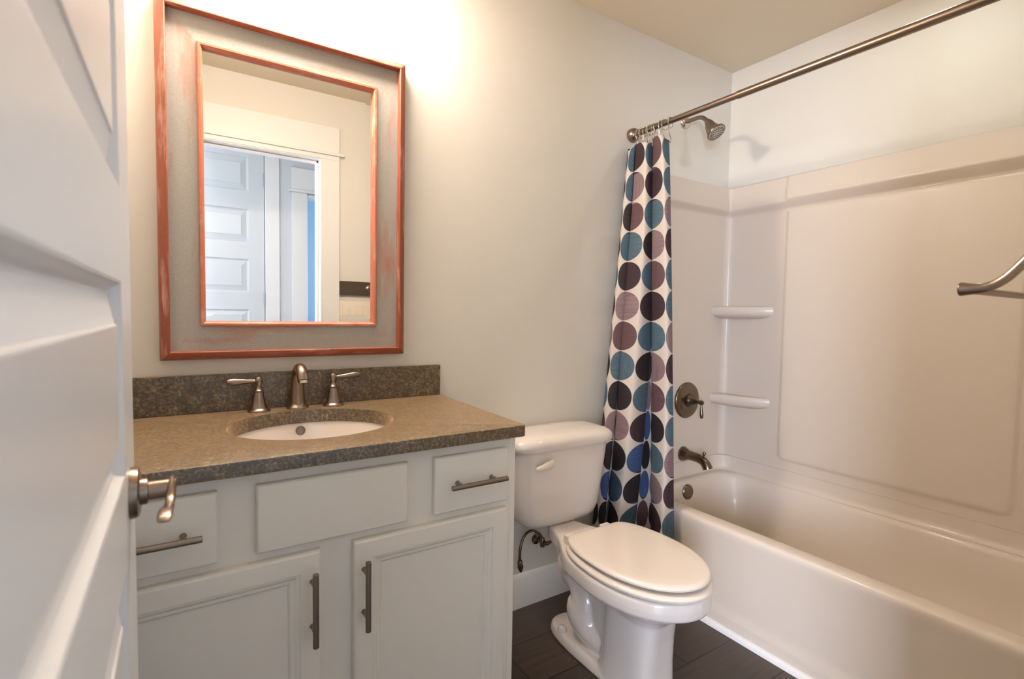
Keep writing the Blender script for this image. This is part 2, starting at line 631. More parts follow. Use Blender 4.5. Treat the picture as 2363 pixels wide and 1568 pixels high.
# ------------------------------------------------------------------ panelled doors
def panel_door(name, mapf, width, height, zlist, label, stile=0.115, depth=0.035, mat=None, stile2=None):
    """mapf(a, d, z): a along the door, d = depth (0 at the seen face, + outwards), z"""
    mb = MB()
    stile2 = stile2 or stile

    def ring(a0, a1, z0, z1, d):
        return [mapf(a0, d, z0), mapf(a1, d, z0), mapf(a1, d, z1), mapf(a0, d, z1)]

    def quad(a0, a1, z0, z1, d=0.0):
        mb.add(ring(a0, a1, z0, z1, d), [(0, 1, 2, 3)])
    # both faces
    for side in (0, 1):
        dd = (lambda d: d) if side == 0 else (lambda d: -depth - d)
        quad(0, stile, 0, height, dd(0))
        quad(width - stile2, width, 0, height, dd(0))
        zs = [0] + [z for p in sorted(zlist) for z in p] + [height]
        for k in range(0, len(zs), 2):
            quad(stile, width - stile2, zs[k], zs[k + 1], dd(0))
        for z0, z1 in zlist:
            rings = []
            for ins, d in ((0, 0), (0.003, -0.001), (0.008, -0.010), (0.012, -0.013), (0.015, -0.0135), (0.050, -0.0035), (0.0515, -0.0015), (0.053, -0.001)):
                rings.append(ring(stile + ins, width - stile2 - ins, z0 + ins, z1 - ins, dd(d)))
            mb.loft(rings, False, True)
    mb.add(ring(0, width, 0, height, 0) + ring(0, width, 0, height, -depth),
           [(0, 1, 5, 4), (1, 2, 6, 5), (2, 3, 7, 6), (3, 0, 4, 7)])
    return obj(name, mb, mat or M['door'], None, smooth=7, label=label)


DX = -0.060                                # seen face of the open bathroom door
DY0, DY1 = -0.752, -1.512                  # latch edge, hinge edge
d1 = panel_door('door_1', lambda a, d, z: (DX + d, DY0 - a, 0.01 + z), DY0 - DY1, 2.03,
                [(0.26, 0.50), (0.61, 0.85), (0.96, 1.20), (1.31, 1.55), (1.66, 1.90)],
                'white five panel bathroom door standing open at the left edge', stile=0.125, stile2=0.07)
tag(d1, None, 'door', kind='structure')

# lever handle of the open door
LZ, LY = 0.933, -0.822
lv = MB()
lv.lathe([(0.0335, 0), (0.0335, 0.004), (0.032, 0.009), (0.027, 0.011)], (DX, LY, LZ), (1, 0, 0), 32)
ros = obj('rosette', lv, M['nickel'], d1)
lv = MB()
lv.lathe([(0.0175, 0.009), (0.0175, 0.017), (0.0165, 0.019), (0.0125, 0.020), (0.0125, 0.050)], (DX, LY, LZ), (1, 0, 0), 24)
path, rad = [], []
for k in range(25):
    t = k / 24
    y = LY + 0.010 - 0.115 * t
    z = LZ + 0.0045 * math.sin(t * 8.5 + 0.8) - 0.010 * t
    x = DX + 0.047 - 0.008 * t
    path.append((x, y, z))
    rad.append((0.0052 + 0.0028 * smoothstep(0.3, 0.9, t), 0.0125 - 0.0100 * smoothstep(0.08, 0.35, t)))
rad[-1] = (0.006, 0.0012)
rad[0] = (0.0045, 0.0105)
lv.tube(path, rad, 16)
obj('lever_handle', lv, M['nickel'], d1, label='curved satin metal lever handle')
for z in (0.25, 1.05, 1.85):
    obj('hinge', MB().lathe([(0.007, 0), (0.007, 0.09)], (DX + 0.004, DY1 - 0.008, z), (0, 0, 1), 12), M['hinge'], d1)

pr = 0.448
d2 = panel_door('door_2', lambda a, d, z: (HD1 - 0.004 - a, HY - 0.012 + d, 0.01 + z), HD1 - HD0 - 0.008, 2.335,
                [(0.15, 0.40), (0.53, 0.78), (0.905, 1.155), (1.28, 1.535), (1.66, 1.91), (2.04, 2.295)],
                'white closed panel door across the hall, seen in the mirror', stile=0.105, mat=M['halldoor_dim'])
tag(d2, None, 'door', kind='structure')
for z in (2.10, 1.2, 0.25):
    obj('hinge', MB().lathe([(0.006, 0), (0.006, 0.10)], (HD1 - 0.004, HY + 0.006, z), (0, 0, 1), 12), M['hinge'], d2)

# ------------------------------------------------------------------ mirror
MX, MZ = 0.287, 1.511
mir = thing('wall_mirror', (MX, -0.001, MZ), 'large wall mirror in a worn grey and copper wooden frame above the vanity', 'mirror')


def frame_piece(side, prof):
    """mitred frame piece; prof list of (distance outward from glass edge, height off the wall)"""
    hw, hh = 0.2325, 0.3675
    a, b = [], []
    for d, h in prof:
        X, Z, Y = hw + d, hh + d, -0.001 - h
        if side == 'l':
            a.append((MX - X, Y, MZ - Z)); b.append((MX - X, Y, MZ + Z))
        elif side == 'r':
            a.append((MX + X, Y, MZ - Z)); b.append((MX + X, Y, MZ + Z))
        elif side == 't':
            a.append((MX - X, Y, MZ + Z)); b.append((MX + X, Y, MZ + Z))
        else:
            a.append((MX - X, Y, MZ - Z)); b.append((MX + X, Y, MZ - Z))
    return MB().loft([[Vector(p) for p in a], [Vector(p) for p in b]], True, True)


PANEL = [(0.010, 0.0), (0.0805, 0.0), (0.0805, 0.018), (0.010, 0.018)]
RIM = [(0.080, 0.0), (0.1045, 0.0), (0.1045, 0.018), (0.1005, 0.034), (0.098, 0.037), (0.086, 0.0425), (0.0815, 0.0425), (0.080, 0.040)]
BEAD = [(-0.002, 0.006), (0.0115, 0.006), (0.0115, 0.024), (0.009, 0.027), (0.004, 0.027), (0.000, 0.023), (-0.002, 0.016)]
for s in 'lrtb':
    v_ = s in 'lr'
    obj('frame_board', frame_piece(s, PANEL), M['panel_v'] if v_ else M['panel_h'], mir, label='worn grey frame board')
    obj('outer_rim', frame_piece(s, RIM), M['rim_v'] if v_ else M['rim_h'], mir, bevel=0.0008, label='worn copper coloured outer rim')
    obj('inner_bead', frame_piece(s, BEAD), M['bead'], mir, label='copper coloured inner bead')
g = MB()
rings = []
for ins, y in ((-0.001, -0.0102), (0.021, -0.0106), (0.0212, -0.0106)):
    hw, hh = 0.2325 - ins, 0.3675 - ins
    rings.append([(MX - hw, y, MZ - hh), (MX + hw, y, MZ - hh), (MX + hw, y, MZ + hh), (MX - hw, y, MZ + hh)])
g.loft(rings, False, True)
g.loft([rings[0], [(p[0], -0.002, p[2]) for p in rings[0]]], False, True)
obj('mirror_glass', g, M['mirror'], mir, smooth=0, label='bevelled mirror glass')

mir.rotation_euler = (0.0035, 0, 0)

# ------------------------------------------------------------------ vanity cabinet
VX0, VX1, VY = -0.165, 0.738, -0.540
van = thing('vanity_cabinet', (0.28, -0.27, 0), 'off white painted vanity cabinet under the granite counter', 'cabinet')
c = MB()
c.box(VX0, VX0 + 0.018, VY, -0.003, 0.0, 0.8595)
c.box(VX1 - 0.018, VX1, VY, -0.003, 0.0, 0.8595)
c.box(VX0 + 0.018, VX1 - 0.018, VY, VY + 0.018, 0.10, 0.8595)
c.box(VX0 + 0.018, VX1 - 0.018, VY + 0.018, -0.003, 0.10, 0.118)
c.box(VX0 + 0.018, VX1 - 0.018, -0.012, -0.003, 0.118, 0.8595)
c.box(VX0 + 0.018, VX1 - 0.018, VY + 0.06, VY + 0.075, 0.0, 0.10)
obj('carcass', c, M['cabinet'], van, bevel=0.0015)


def slab_front(x0, x1, z0, z1):
    rings = []
    for ins, d in ((0, 0), (0, 0.014), (0.003, 0.017), (0.010, 0.018)):
        rings.append([(x0 + ins, VY - d, z0 + ins), (x1 - ins, VY - d, z0 + ins), (x1 - ins, VY - d, z1 - ins), (x0 + ins, VY - d, z1 - ins)])
    return MB().loft(rings, True, True)


def door_front(x0, x1, z0, z1):
    rings = []
    for ins, d in ((0, 0), (0, 0.012), (0.002, 0.0165), (0.006, 0.0185), (0.010, 0.019), (0.042, 0.019), (0.0435, 0.0165), (0.0475, 0.0160),
                   (0.0505, 0.0145), (0.0535, 0.0125), (0.0555, 0.0125), (0.060, 0.0115), (0.063, 0.009), (0.0645, 0.0065)):
        rings.append([(x0 + ins, VY - d, z0 + ins), (x1 - ins, VY - d, z0 + ins), (x1 - ins, VY - d, z1 - ins), (x0 + ins, VY - d, z1 - ins)])
    return MB().loft(rings, True, True)


def bar_pull(parent, cx, cz, vertical, front):
    mb = MB()
    y = front - 0.032
    L, P = 0.0775, 0.048
    if vertical:
        mb.lathe([(0.0052, -L), (0.0062, -L + 0.001), (0.0062, L - 0.001), (0.0052, L)], (cx, y, cz), (0, 0, 1), 18)
        for s in (-P, P):
            mb.lathe([(0.006, 0), (0.0045, 0.006), (0.0045, 0.032)], (cx, front, cz + s), (0, -1, 0), 12)
    else:
        mb.lathe([(0.0052, -L), (0.0062, -L + 0.001), (0.0062, L - 0.001), (0.0052, L)], (cx, y, cz), (1, 0, 0), 18)
        for s in (-P, P):
            mb.lathe([(0.006, 0), (0.0045, 0.006), (0.0045, 0.032)], (cx + s, front, cz), (0, -1, 0), 12)
    obj('bar_pull', mb, M['pull'], parent, label='brushed metal bar pull')


dr = obj('drawer_front', slab_front(0.499, 0.706, 0.695, 0.833), M['cabinet'], van, smooth=20, label='right drawer front')
bar_pull(dr, 0.606, 0.765, False, VY - 0.018)
dl = obj('drawer_front', slab_front(-0.152, 0.052, 0.695, 0.833), M['cabinet'], van, smooth=20, label='left drawer front')
bar_pull(dl, -0.051, 0.761, False, VY - 0.018)
obj('false_drawer_front', slab_front(0.119, 0.433, 0.695, 0.833), M['cabinet'], van, smooth=20, label='plain front below the sink, without a pull')
cdr = obj('cabinet_door', door_front(0.308, 0.704, 0.13, 0.676), M['cabinet'], van, smooth=14, label='right door')
bar_pull(cdr, 0.330, 0.563, True, VY - 0.019)
cdl = obj('cabinet_door', door_front(-0.154, 0.240, 0.13, 0.676), M['cabinet'], van, smooth=14, label='left door')
bar_pull(cdl, 0.222, 0.565, True, VY - 0.019)

# countertop with an oval cut-out
SX, SY, SA, SB = 0.286, -0.277, 0.200, 0.184
ZT, ZB = 0.8905, 0.8605


def counter():
    x0, y0, y1 = -0.20, -0.574, -0.002
    N = 240
    angs = [2 * PI * k / N for k in range(N)]

    def outer(a, ins, z):
        # ray against the slightly tapered plan with rounded front corner
        dx, dy = math.cos(a), math.sin(a)
        best = 1e9
        X0, Y0, Y1 = x0 + ins, y0 + ins, y1 - ins
        if dx < -1e-9:
            best = min(best, (X0 - SX) / dx)
        if dy > 1e-9:
            best = min(best, (Y1 - SY) / dy)
        if dy < -1e-9:
            best = min(best, (Y0 - SY) / dy)
        # right edge from (0.750, y0) to (0.768, y1)
        k = (0.768 - 0.750) / (y1 - y0)
        den = dx - k * dy
        if den > 1e-9:
            t = (0.750 - ins + k * (SY - y0) - SX) / den
            if t > 0:
                best = min(best, t)
        return Vector((SX + dx * best, SY + dy * best, z))
    # add exact corner directions
    cs = [math.atan2(y0 - SY, 0.750 - SX) % (2 * PI), math.atan2(y1 - SY, 0.768 - SX) % (2 * PI),
          math.atan2(y1 - SY, x0 - SX) % (2 * PI), math.atan2(y0 - SY, x0 - SX) % (2 * PI)]
    for q in cs:
        for e in (-0.012, 0.012):
            angs.append((q + e) % (2 * PI))
    angs = sorted(angs)
    # trim exact corners a little so that the front corner reads as eased
    def inner(a, grow, z):
        # point of the ellipse in the ray direction a
        dx, dy = math.cos(a), math.sin(a)
        t = 1 / math.sqrt((dx / (SA + grow)) ** 2 + (dy / (SB + grow)) ** 2)
        return Vector((SX + dx * t, SY + dy * t, z))
    R = []
    R.append([inner(a, 0.0, ZB - 0.0075) for a in angs])
    R.append([inner(a, 0.0, ZT - 0.0025) for a in angs])
    R.append([inner(a, 0.0008, ZT - 0.0007) for a in angs])
    R.append([inner(a, 0.003, ZT) for a in angs])
    R.append([outer(a, 0.003, ZT) for a in angs])
    R.append([outer(a, 0.0008, ZT - 0.0008) for a in angs])
    R.append([outer(a, 0.0, ZT - 0.003) for a in angs])
    R.append([outer(a, 0.0, ZB + 0.002) for a in angs])
    R.append([outer(a, 0.002, ZB) for a in angs])
    R.append([inner(a, 0.012, ZB) for a in angs])
    R.append([inner(a, 0.012, ZB - 0.0075) for a in angs])
    R.append([inner(a, 0.0, ZB - 0.0075) for a in angs])
    return MB().loft(R)


ct = thing('countertop', (0.28, -0.28, ZB), 'speckled brown granite countertop on the vanity', 'countertop')
obj('counter_slab', counter(), M['granite'], ct, smooth=30)
bs = obj('backsplash', MB().box(-0.20, 0.762, -0.0195, -0.002, ZT + 0.0003, 0.997), M['granite'], None, bevel=0.0015, origin=(0.28, -0.01, ZT))
tag(bs, 'low brown granite backsplash strip against the wall behind the faucet', 'backsplash')

# undermount sink
sk = thing('sink', (SX, SY, 0.70), 'white oval undermount sink set in the granite counter', 'sink')
s = MB()
ang = [2 * PI * k / 64 for k in range(64)]


def sring(sc, z, dy=0.0):
    return [Vector((SX + math.cos(a) * (SA + 0.004) * sc, SY + dy + math.sin(a) * (SB + 0.004) * sc, z)) for a in ang]


sring_ = lambda sc, z: sring(sc, z - 0.0075)
s.loft([sring_(1.09, 0.8595), sring_(1.0, 0.8595), sring_(0.985, 0.852), sring_(0.96, 0.82), sring_(0.90, 0.785), sring_(0.76, 0.745),
        sring_(0.5, 0.722), sring_(0.13, 0.716), sring_(0.13, 0.700), sring_(0.55, 0.705), sring_(0.84, 0.735), sring_(0.98, 0.775),
        sring_(1.04, 0.83), sring_(1.09, 0.8595)])
obj('basin', s, M['porcelain'], sk)
ofr = MB().lathe([(0.009, -0.004), (0.0125, -0.004), (0.0135, 0.0005), (0.012, 0.003), (0.0098, 0.0025), (0.009, -0.001)], (0.282, -0.1115, 0.8345), (0, -1, 0.22), 28)
obj('overflow_ring', ofr, M['nickel'], sk)
obj('drain', MB().lathe([(0.03, 0), (0.03, 0.004), (0.022, 0.006), (0.001, 0.007)], (SX, SY, 0.715), (0, 0, 1), 24), M['nickel'], sk)

# faucet
fc = thing('faucet', (0.285, -0.05, ZT), 'brushed nickel two handle faucet on the granite counter', 'faucet')
sp = MB()
sp.lathe([(0.031, 0), (0.031, 0.003), (0.029, 0.006), (0.0235, 0.010), (0.021, 0.016)], (0.285, -0.05, ZT), n=32)
P = spline([(0.285, -0.050, ZT + 0.010, 0.0225), (0.285, -0.050, ZT + 0.05, 0.0195), (0.285, -0.054, ZT + 0.088, 0.0175), (0.285, -0.067, ZT + 0.112, 0.0165),
            (0.286, -0.088, ZT + 0.119, 0.0160), (0.287, -0.110, ZT + 0.108, 0.0160), (0.288, -0.122, ZT + 0.088, 0.0155)], 6)
sp.tube([q[:3] for q in P], [q[3] for q in P], 24, up=(1, 0, 0))
spo = obj('spout', sp, M['nickel'], fc)
obj('aerator', MB().lathe([(0.0125, 0), (0.0125, 0.008), (0.010, 0.009)], (0.288, -0.1225, ZT + 0.089), (0.02, -0.3, -1), 20), M['chrome'], spo)
for hx, sgn, lx in ((0.181, -1, -0.072), (0.386, 1, 0.070)):
    hb = MB()
    hy = -0.058
    hb.lathe([(0.030, 0), (0.030, 0.003), (0.0285, 0.006), (0.022, 0.010), (0.0195, 0.016), (0.0165, 0.030), (0.0135, 0.046), (0.0115, 0.055), (0.0130, 0.057),
              (0.0130, 0.060), (0.0105, 0.062), (0.0075, 0.068), (0.0060, 0.073), (0.0072, 0.077), (0.0095, 0.082), (0.0105, 0.088), (0.0095, 0.094), (0.006, 0.098), (0.001, 0.099)],
             (hx, hy, ZT), n=28)
    h = obj('handle', hb, M['nickel'], fc, label='left handle' if sgn < 0 else 'right handle')
    lp = [(0.0042, 0.0), (0.0050, 0.010), (0.0064, 0.025), (0.0090, 0.045), (0.0104, 0.058), (0.0098, 0.067), (0.0082, 0.072), (0.0076, 0.0735), (0.001, 0.074)]
    lz = ZT + 0.087
    ll = MB().tube([(hx + sgn * (0.006 + q), hy - (0.006 if sgn < 0 else -0.004) * q / 0.07, lz + (0.001 if sgn < 0 else 0.004) * q / 0.07) for r, q in lp], [r for r, q in lp], 18)
    obj('lever', ll, M['nickel'], h)

# ------------------------------------------------------------------ toilet
TX = 1.197
toi = thing('toilet', (TX, -0.45, 0), 'white two piece toilet with closed lid between vanity and bathtub', 'toilet')


def tank_ring(hx, yb, yf, z, ex=5.0, n=64, cx=TX):
    out = []
    yc, hy = (yb + yf) / 2, (yb - yf) / 2
    for k in range(n):
        a = 2 * PI * k / n
        c_, s_ = math.cos(a), math.sin(a)
        out.append(Vector((cx + hx * math.copysign(abs(c_) ** (2 / ex), c_), yc + hy * math.copysign(abs(s_) ** (2 / ex), s_), z)))
    return out


t = MB()
t.loft([tank_ring(0.085, -0.07, -0.165, 0.392), tank_ring(0.130, -0.05, -0.182, 0.394), tank_ring(0.156, -0.042, -0.190, 0.401), tank_ring(0.172, -0.036, -0.196, 0.416),
        tank_ring(0.184, -0.032, -0.201, 0.442), tank_ring(0.192, -0.028, -0.205, 0.49), tank_ring(0.200, -0.024, -0.210, 0.56), tank_ring(0.210, -0.020, -0.216, 0.64),
        tank_ring(0.215, -0.018, -0.219, 0.689)], True, True)
obj('tank', t, M['porcelain'], toi)
t = MB()
t.loft([tank_ring(0.212, -0.018, -0.220, 0.690), tank_ring(0.226, -0.014, -0.232, 0.692), tank_ring(0.2305, -0.012, -0.237, 0.700), tank_ring(0.231, -0.012, -0.2375, 0.712),
        tank_ring(0.229, -0.013, -0.236, 0.722), tank_ring(0.223, -0.016, -0.230, 0.732, 4.5), tank_ring(0.210, -0.024, -0.218, 0.7395, 4.2), tank_ring(0.185, -0.04, -0.2, 0.744, 4),
        tank_ring(0.10, -0.08, -0.155, 0.746, 3)], True, True)
obj('tank_lid', t, M['porcelain'], toi)
fl = MB()
fy = -0.2165
fl.lathe([(0.015, 0), (0.015, 0.008), (0.012, 0.013)], (1.086, fy, 0.643), (0, -1, 0), 20)
q = [(1.108, fy - 0.013, 0.648), (1.100, fy - 0.015, 0.647), (1.082, fy - 0.017, 0.644), (1.062, fy - 0.019, 0.6415), (1.042, fy - 0.020, 0.639), (1.029, fy - 0.020, 0.6385)]
fl.tube(q, [(0.005, 0.013), (0.0065, 0.0155), (0.0065, 0.0145), (0.006, 0.0115), (0.0055, 0.009), (0.003, 0.006)], 14)
obj('flush_lever', fl, M['seat'], toi)


def egg(tip, back, hw, hb, ymax, n=72, z=0.0, cx=TX, pw=2.15):
    """closed outline: straight-ish back at y=back (half width hb) to rounded tip"""
    out = []
    # right side from back to tip then left side back again
    def w(s):
        y = back + (tip - back) * s
        if y > ymax:       # towards back
            u = (y - ymax) / (back - ymax)
            return hb + (hw - hb) * math.sqrt(max(0.0, 1 - u ** 2.2)) if u < 1 else hb
        u = (ymax - y) / (ymax - tip)
        return hw * max(0.0, 1 - u ** pw) ** (1 / 2.0)
    half = n // 2
    ss = [0.5 - 0.5 * math.cos(PI * k / half) for k in range(half + 1)]
    right = [Vector((cx + w(s_), back + (tip - back) * s_, z)) for s_ in ss]
    left = [Vector((cx - w(s_), back + (tip - back) * s_, z)) for s_ in reversed(ss[:-1])]
    return right + left


def eggring(base, z, inset=0.0):
    c_ = Vector((TX, -0.56, 0))
    out = []
    for p in base:
        d = Vector((p.x - c_.x, p.y - c_.y, 0))
        L = d.length
        d = d * ((L - inset) / L)
        out.append(Vector((c_.x + d.x, c_.y + d.y, z)))
    return out


lid_o = egg(-0.792, -0.350, 0.172, 0.100, -0.545)
lid = MB()
lid.loft([eggring(lid_o, 0.4245, 0.014), eggring(lid_o, 0.4245, 0.005), eggring(lid_o, 0.4262, 0.001), eggring(lid_o, 0.431, 0.0), eggring(lid_o, 0.4355, 0.0022),
          eggring(lid_o, 0.4385, 0.007), eggring(lid_o, 0.440, 0.016), eggring(lid_o, 0.441, 0.05)], True, True)
obj('lid', lid, M['seat'], toi, label='closed cream seat lid')
seat_o = egg(-0.802, -0.352, 0.180, 0.105, -0.55)
st = MB()
st.loft([eggring(seat_o, 0.396, 0.010), eggring(seat_o, 0.397, 0.004), eggring(seat_o, 0.401, 0.0005), eggring(seat_o, 0.406, 0.0), eggring(seat_o, 0.411, 0.003),
         eggring(seat_o, 0.414, 0.009), eggring(seat_o, 0.4147, 0.02), eggring(seat_o, 0.4147, 0.065), eggring(seat_o, 0.396, 0.065), eggring(seat_o, 0.396, 0.010)])
st.box(TX - 0.1, TX + 0.1, -0.365, -0.352, 0.398, 0.4145)
obj('seat', st, M['seat'], toi, label='cream seat ring')
for s_ in (-1, 1):
    obj('seat_hinge', MB().box(TX + s_ * 0.082 - 0.02, TX + s_ * 0.082 + 0.02, -0.352, -0.312, 0.392, 0.4235), M['seat'], toi, bevel=0.004)
# bowl, pedestal, trapway and foot as one fused shell
bw = MB()


def rim(z, ins=0.0, tip=-0.798):
    pts = []
    prof = [(-0.150, 0.048), (-0.175, 0.060), (-0.21, 0.070), (-0.255, 0.086), (-0.30, 0.110), (-0.35, 0.140), (-0.41, 0.165), (-0.50, 0.181), (-0.57, 0.182), (-0.64, 0.170),
            (-0.70, 0.148), (-0.745, 0.115), (-0.775, 0.078), (-0.792, 0.040), (tip, 0.0)]
    sp_ = spline(prof, 4)
    r = [Vector((TX + max(w - ins, 0.0), y + (ins if y < -0.5 else 0) * ((-0.5 - y) / 0.3 if y < -0.5 else 0), z)) for y, w in sp_]
    l = [Vector((2 * TX - p.x, p.y, p.z)) for p in reversed(r[:-1])]
    return r + l


bw.loft([rim(0.335, 0.016), rim(0.338, 0.006), rim(0.345, 0.001), rim(0.365, 0.0), rim(0.384, 0.0015), rim(0.390, 0.004), rim(0.3925, 0.010)], True, True)


def oval(z, hw, yb, yf, ex=2.4):
    return tank_ring(hw, yb, yf, z, ex, 64)


bw.loft([oval(0.345, 0.168, -0.30, -0.784, 2.2), oval(0.332, 0.162, -0.305, -0.775, 2.2), oval(0.316, 0.142, -0.33, -0.752, 2.2), oval(0.300, 0.116, -0.37, -0.722, 2.3),
         oval(0.282, 0.092, -0.43, -0.694, 2.8), oval(0.262, 0.080, -0.455, -0.680, 3.4), oval(0.20, 0.077, -0.46, -0.670, 4.0), oval(0.12, 0.077, -0.46, -0.666, 4.2), oval(0.05, 0.079, -0.45, -0.668, 4.2), oval(0.001, 0.082, -0.42, -0.672, 4.0)], True, True)
bw.loft([oval(0.33, 0.050, -0.24, -0.56, 4), oval(0.22, 0.036, -0.30, -0.56, 4), oval(0.02, 0.036, -0.30, -0.56, 4)], True, True)
# bowl underside running back to the deck
bw.loft([oval(0.345, 0.068, -0.165, -0.50, 3), oval(0.325, 0.066, -0.175, -0.50, 3), oval(0.30, 0.070, -0.19, -0.50, 3), oval(0.27, 0.05, -0.20, -0.50, 3)], True, True)
# trapway
tw = spline([(TX, -0.330, 0.325, 0.045, 0.070), (TX, -0.282, 0.302, 0.072, 0.082), (TX, -0.272, 0.258, 0.064, 0.074), (TX, -0.305, 0.218, 0.050, 0.058), (TX, -0.335, 0.180, 0.062, 0.070), (TX, -0.332, 0.133, 0.074, 0.078), (TX, -0.370, 0.088, 0.062, 0.068), (TX, -0.44, 0.062, 0.045, 0.045)], 6)
bw.tube([p[:3] for p in tw], [(p[3], p[4]) for p in tw], 28, up=(1, 0, 0))
# foot
bw.loft([oval(0.001, 0.082, -0.165, -0.66, 3), oval(0.012, 0.084, -0.163, -0.66, 3), oval(0.030, 0.079, -0.168, -0.66, 3), oval(0.038, 0.070, -0.176, -0.65, 3)], True, True)
bo = obj('bowl', bw, M['porcelain'], toi, smooth=60)
rm = bo.modifiers.new('fuse', 'REMESH')
rm.mode = 'VOXEL'
rm.voxel_size = 0.0035
rm.use_smooth_shade = True
sm_ = bo.modifiers.new('soften', 'SMOOTH')
sm_.factor = 0.5
sm_.iterations = 5
for s_ in (-1, 1):
    obj('bolt_cap', MB().lathe([(0.0165, 0), (0.0165, 0.010), (0.014, 0.017), (0.008, 0.021), (0.001, 0.022)], (TX + s_ * 0.058, -0.262, 0.036), (0, 0, 1), 20), M['porcelain'], toi)

# water supply
ws = thing('supply_valve', (1.22, -0.02, 0.272), 'small brass water supply valve on the wall under the toilet tank', 'valve')
v_ = MB()
v_.lathe([(0.022, 0), (0.022, 0.004), (0.010, 0.008), (0.007, 0.010), (0.007, 0.045)], (1.205, -0.001, 0.262), (0, -1, 0), 18)
v_.lathe([(0.010, -0.016), (0.011, -0.010), (0.011, 0.012), (0.008, 0.02)], (1.205, -0.045, 0.262), (0, 0, 1), 16)
obj('valve_body', v_, M['bronze'], ws)
obj('valve_handle', MB().tube([(1.205, -0.058, 0.262), (1.212, -0.066, 0.265), (1.232, -0.070, 0.270)], [0.006, 0.009, 0.005], 12), M['bronze'], ws)
hp = spline([(1.205, -0.045, 0.270), (1.190, -0.047, 0.300), (1.150, -0.050, 0.325), (1.110, -0.055, 0.315), (1.087, -0.06, 0.27), (1.085, -0.062, 0.215)], 6)
v_ = MB().tube(hp, 0.0055, 12)
obj('supply_hose', v_, M['bronze'], ws)
obj('hose_end', MB().lathe([(0.007, 0.018), (0.010, 0.012), (0.011, 0), (0.012, -0.012), (0.008, -0.022), (0.005, -0.03)], (1.087, -0.062, 0.210), (-0.1, 0, 1), 14), M['bronze'], ws)

# ------------------------------------------------------------------ bathtub and surround
tub = thing('bathtub', (2.05, -0.77, 0), 'white acrylic alcove bathtub along the right wall', 'bathtub')
Y0, Y1 = FY + 0.002, -0.002
XR = WX - 0.002
b = MB()
SEG = 8


def tr(x0, x1, y0, y1, r, z):
    return rrect(x0, x1, y0, y1, r, z, SEG)


b.loft([tr(1.692, XR, Y0, Y1, 0.004, 0.0), tr(1.692, XR, Y0, Y1, 0.004, 0.050), tr(1.694, XR, Y0, Y1, 0.004, 0.060), tr(1.7005, XR, Y0, Y1, 0.004, 0.078), tr(1.703, XR, Y0, Y1, 0.004, 0.10),
        tr(1.703, XR, Y0, Y1, 0.004, 0.30), tr(1.6985, XR, Y0, Y1, 0.004, 0.352), tr(1.697, XR, Y0, Y1, 0.004, 0.368), tr(1.699, XR, Y0, Y1, 0.004, 0.380), tr(1.704, XR, Y0, Y1, 0.006, 0.387),
        tr(1.713, XR - 0.004, Y0 + 0.004, Y1 - 0.004, 0.01, 0.3905), tr(1.752, 2.364, -1.45, -0.072, 0.12, 0.3915), tr(1.762, 2.357, -1.44, -0.080, 0.125, 0.389), tr(1.770, 2.352, -1.433, -0.086, 0.13, 0.382),
        tr(1.776, 2.346, -1.425, -0.092, 0.13, 0.366), tr(1.796, 2.328, -1.39, -0.110, 0.14, 0.26), tr(1.822, 2.300, -1.34, -0.130, 0.15, 0.15), tr(1.850, 2.27, -1.29, -0.155, 0.15, 0.105),
        tr(1.885, 2.235, -1.24, -0.195, 0.15, 0.088), tr(1.95, 2.17, -1.1, -0.3, 0.10, 0.082)], True, True)
# cove rising from the ledge to the wall panels on three sides
cv = []
for off, z in ((0.046, 0.389), (0.046, 0.3925), (0.040, 0.396), (0.034, 0.404), (0.0315, 0.42), (0.0305, 0.463), (0.0, 0.463)):
    r = max(0.085 - off * 0.4, 0.01)
    pl = []
    x1, yb, yf = XR - off, Y1 - off, Y0 + off
    for k in range(13):
        a = math.radians(90 - 90 * k / 12)
        pl.append(Vector((x1 - r + r * math.cos(a), yb - r + r * math.sin(a), z)))
    for k in range(13):
        a = math.radians(0 - 90 * k / 12)
        pl.append(Vector((x1 - r + r * math.cos(a), yf + r + r * math.sin(a), z)))
    cv.append([Vector((1.715, yb, z))] + pl + [Vector((1.715, yf, z))])
b.loft(cv, False, False, closed=False)
obj('tub_shell', b, M['acrylic'], tub, smooth=40)
ov = MB().lathe([(0.036, 0.0), (0.036, 0.004), (0.033, 0.008), (0.026, 0.010), (0.008, 0.0085), (0.001, 0.0085)], (2.030, -0.0975, 0.338), (0, -1, 0.12), 28)
obj('overflow_cover', ov, M['bronze'], tub)
obj('drain', MB().lathe([(0.03, 0), (0.03, 0.003), (0.02, 0.005), (0.001, 0.006)], (2.06, -0.36, 0.083), (0, 0, 1), 20), M['nickel'], tub)
q = MB().extrude([(1.6915, 0.0005), (1.6915, 0.022), (1.687, 0.0215), (1.681, 0.018), (1.677, 0.012), (1.675, 0.0005)], 1, Y0 + 0.01, -0.43)
struct('trim_5', q, M['trim'], 'white quarter round trim along the foot of the bathtub', 'trim', smooth=50)

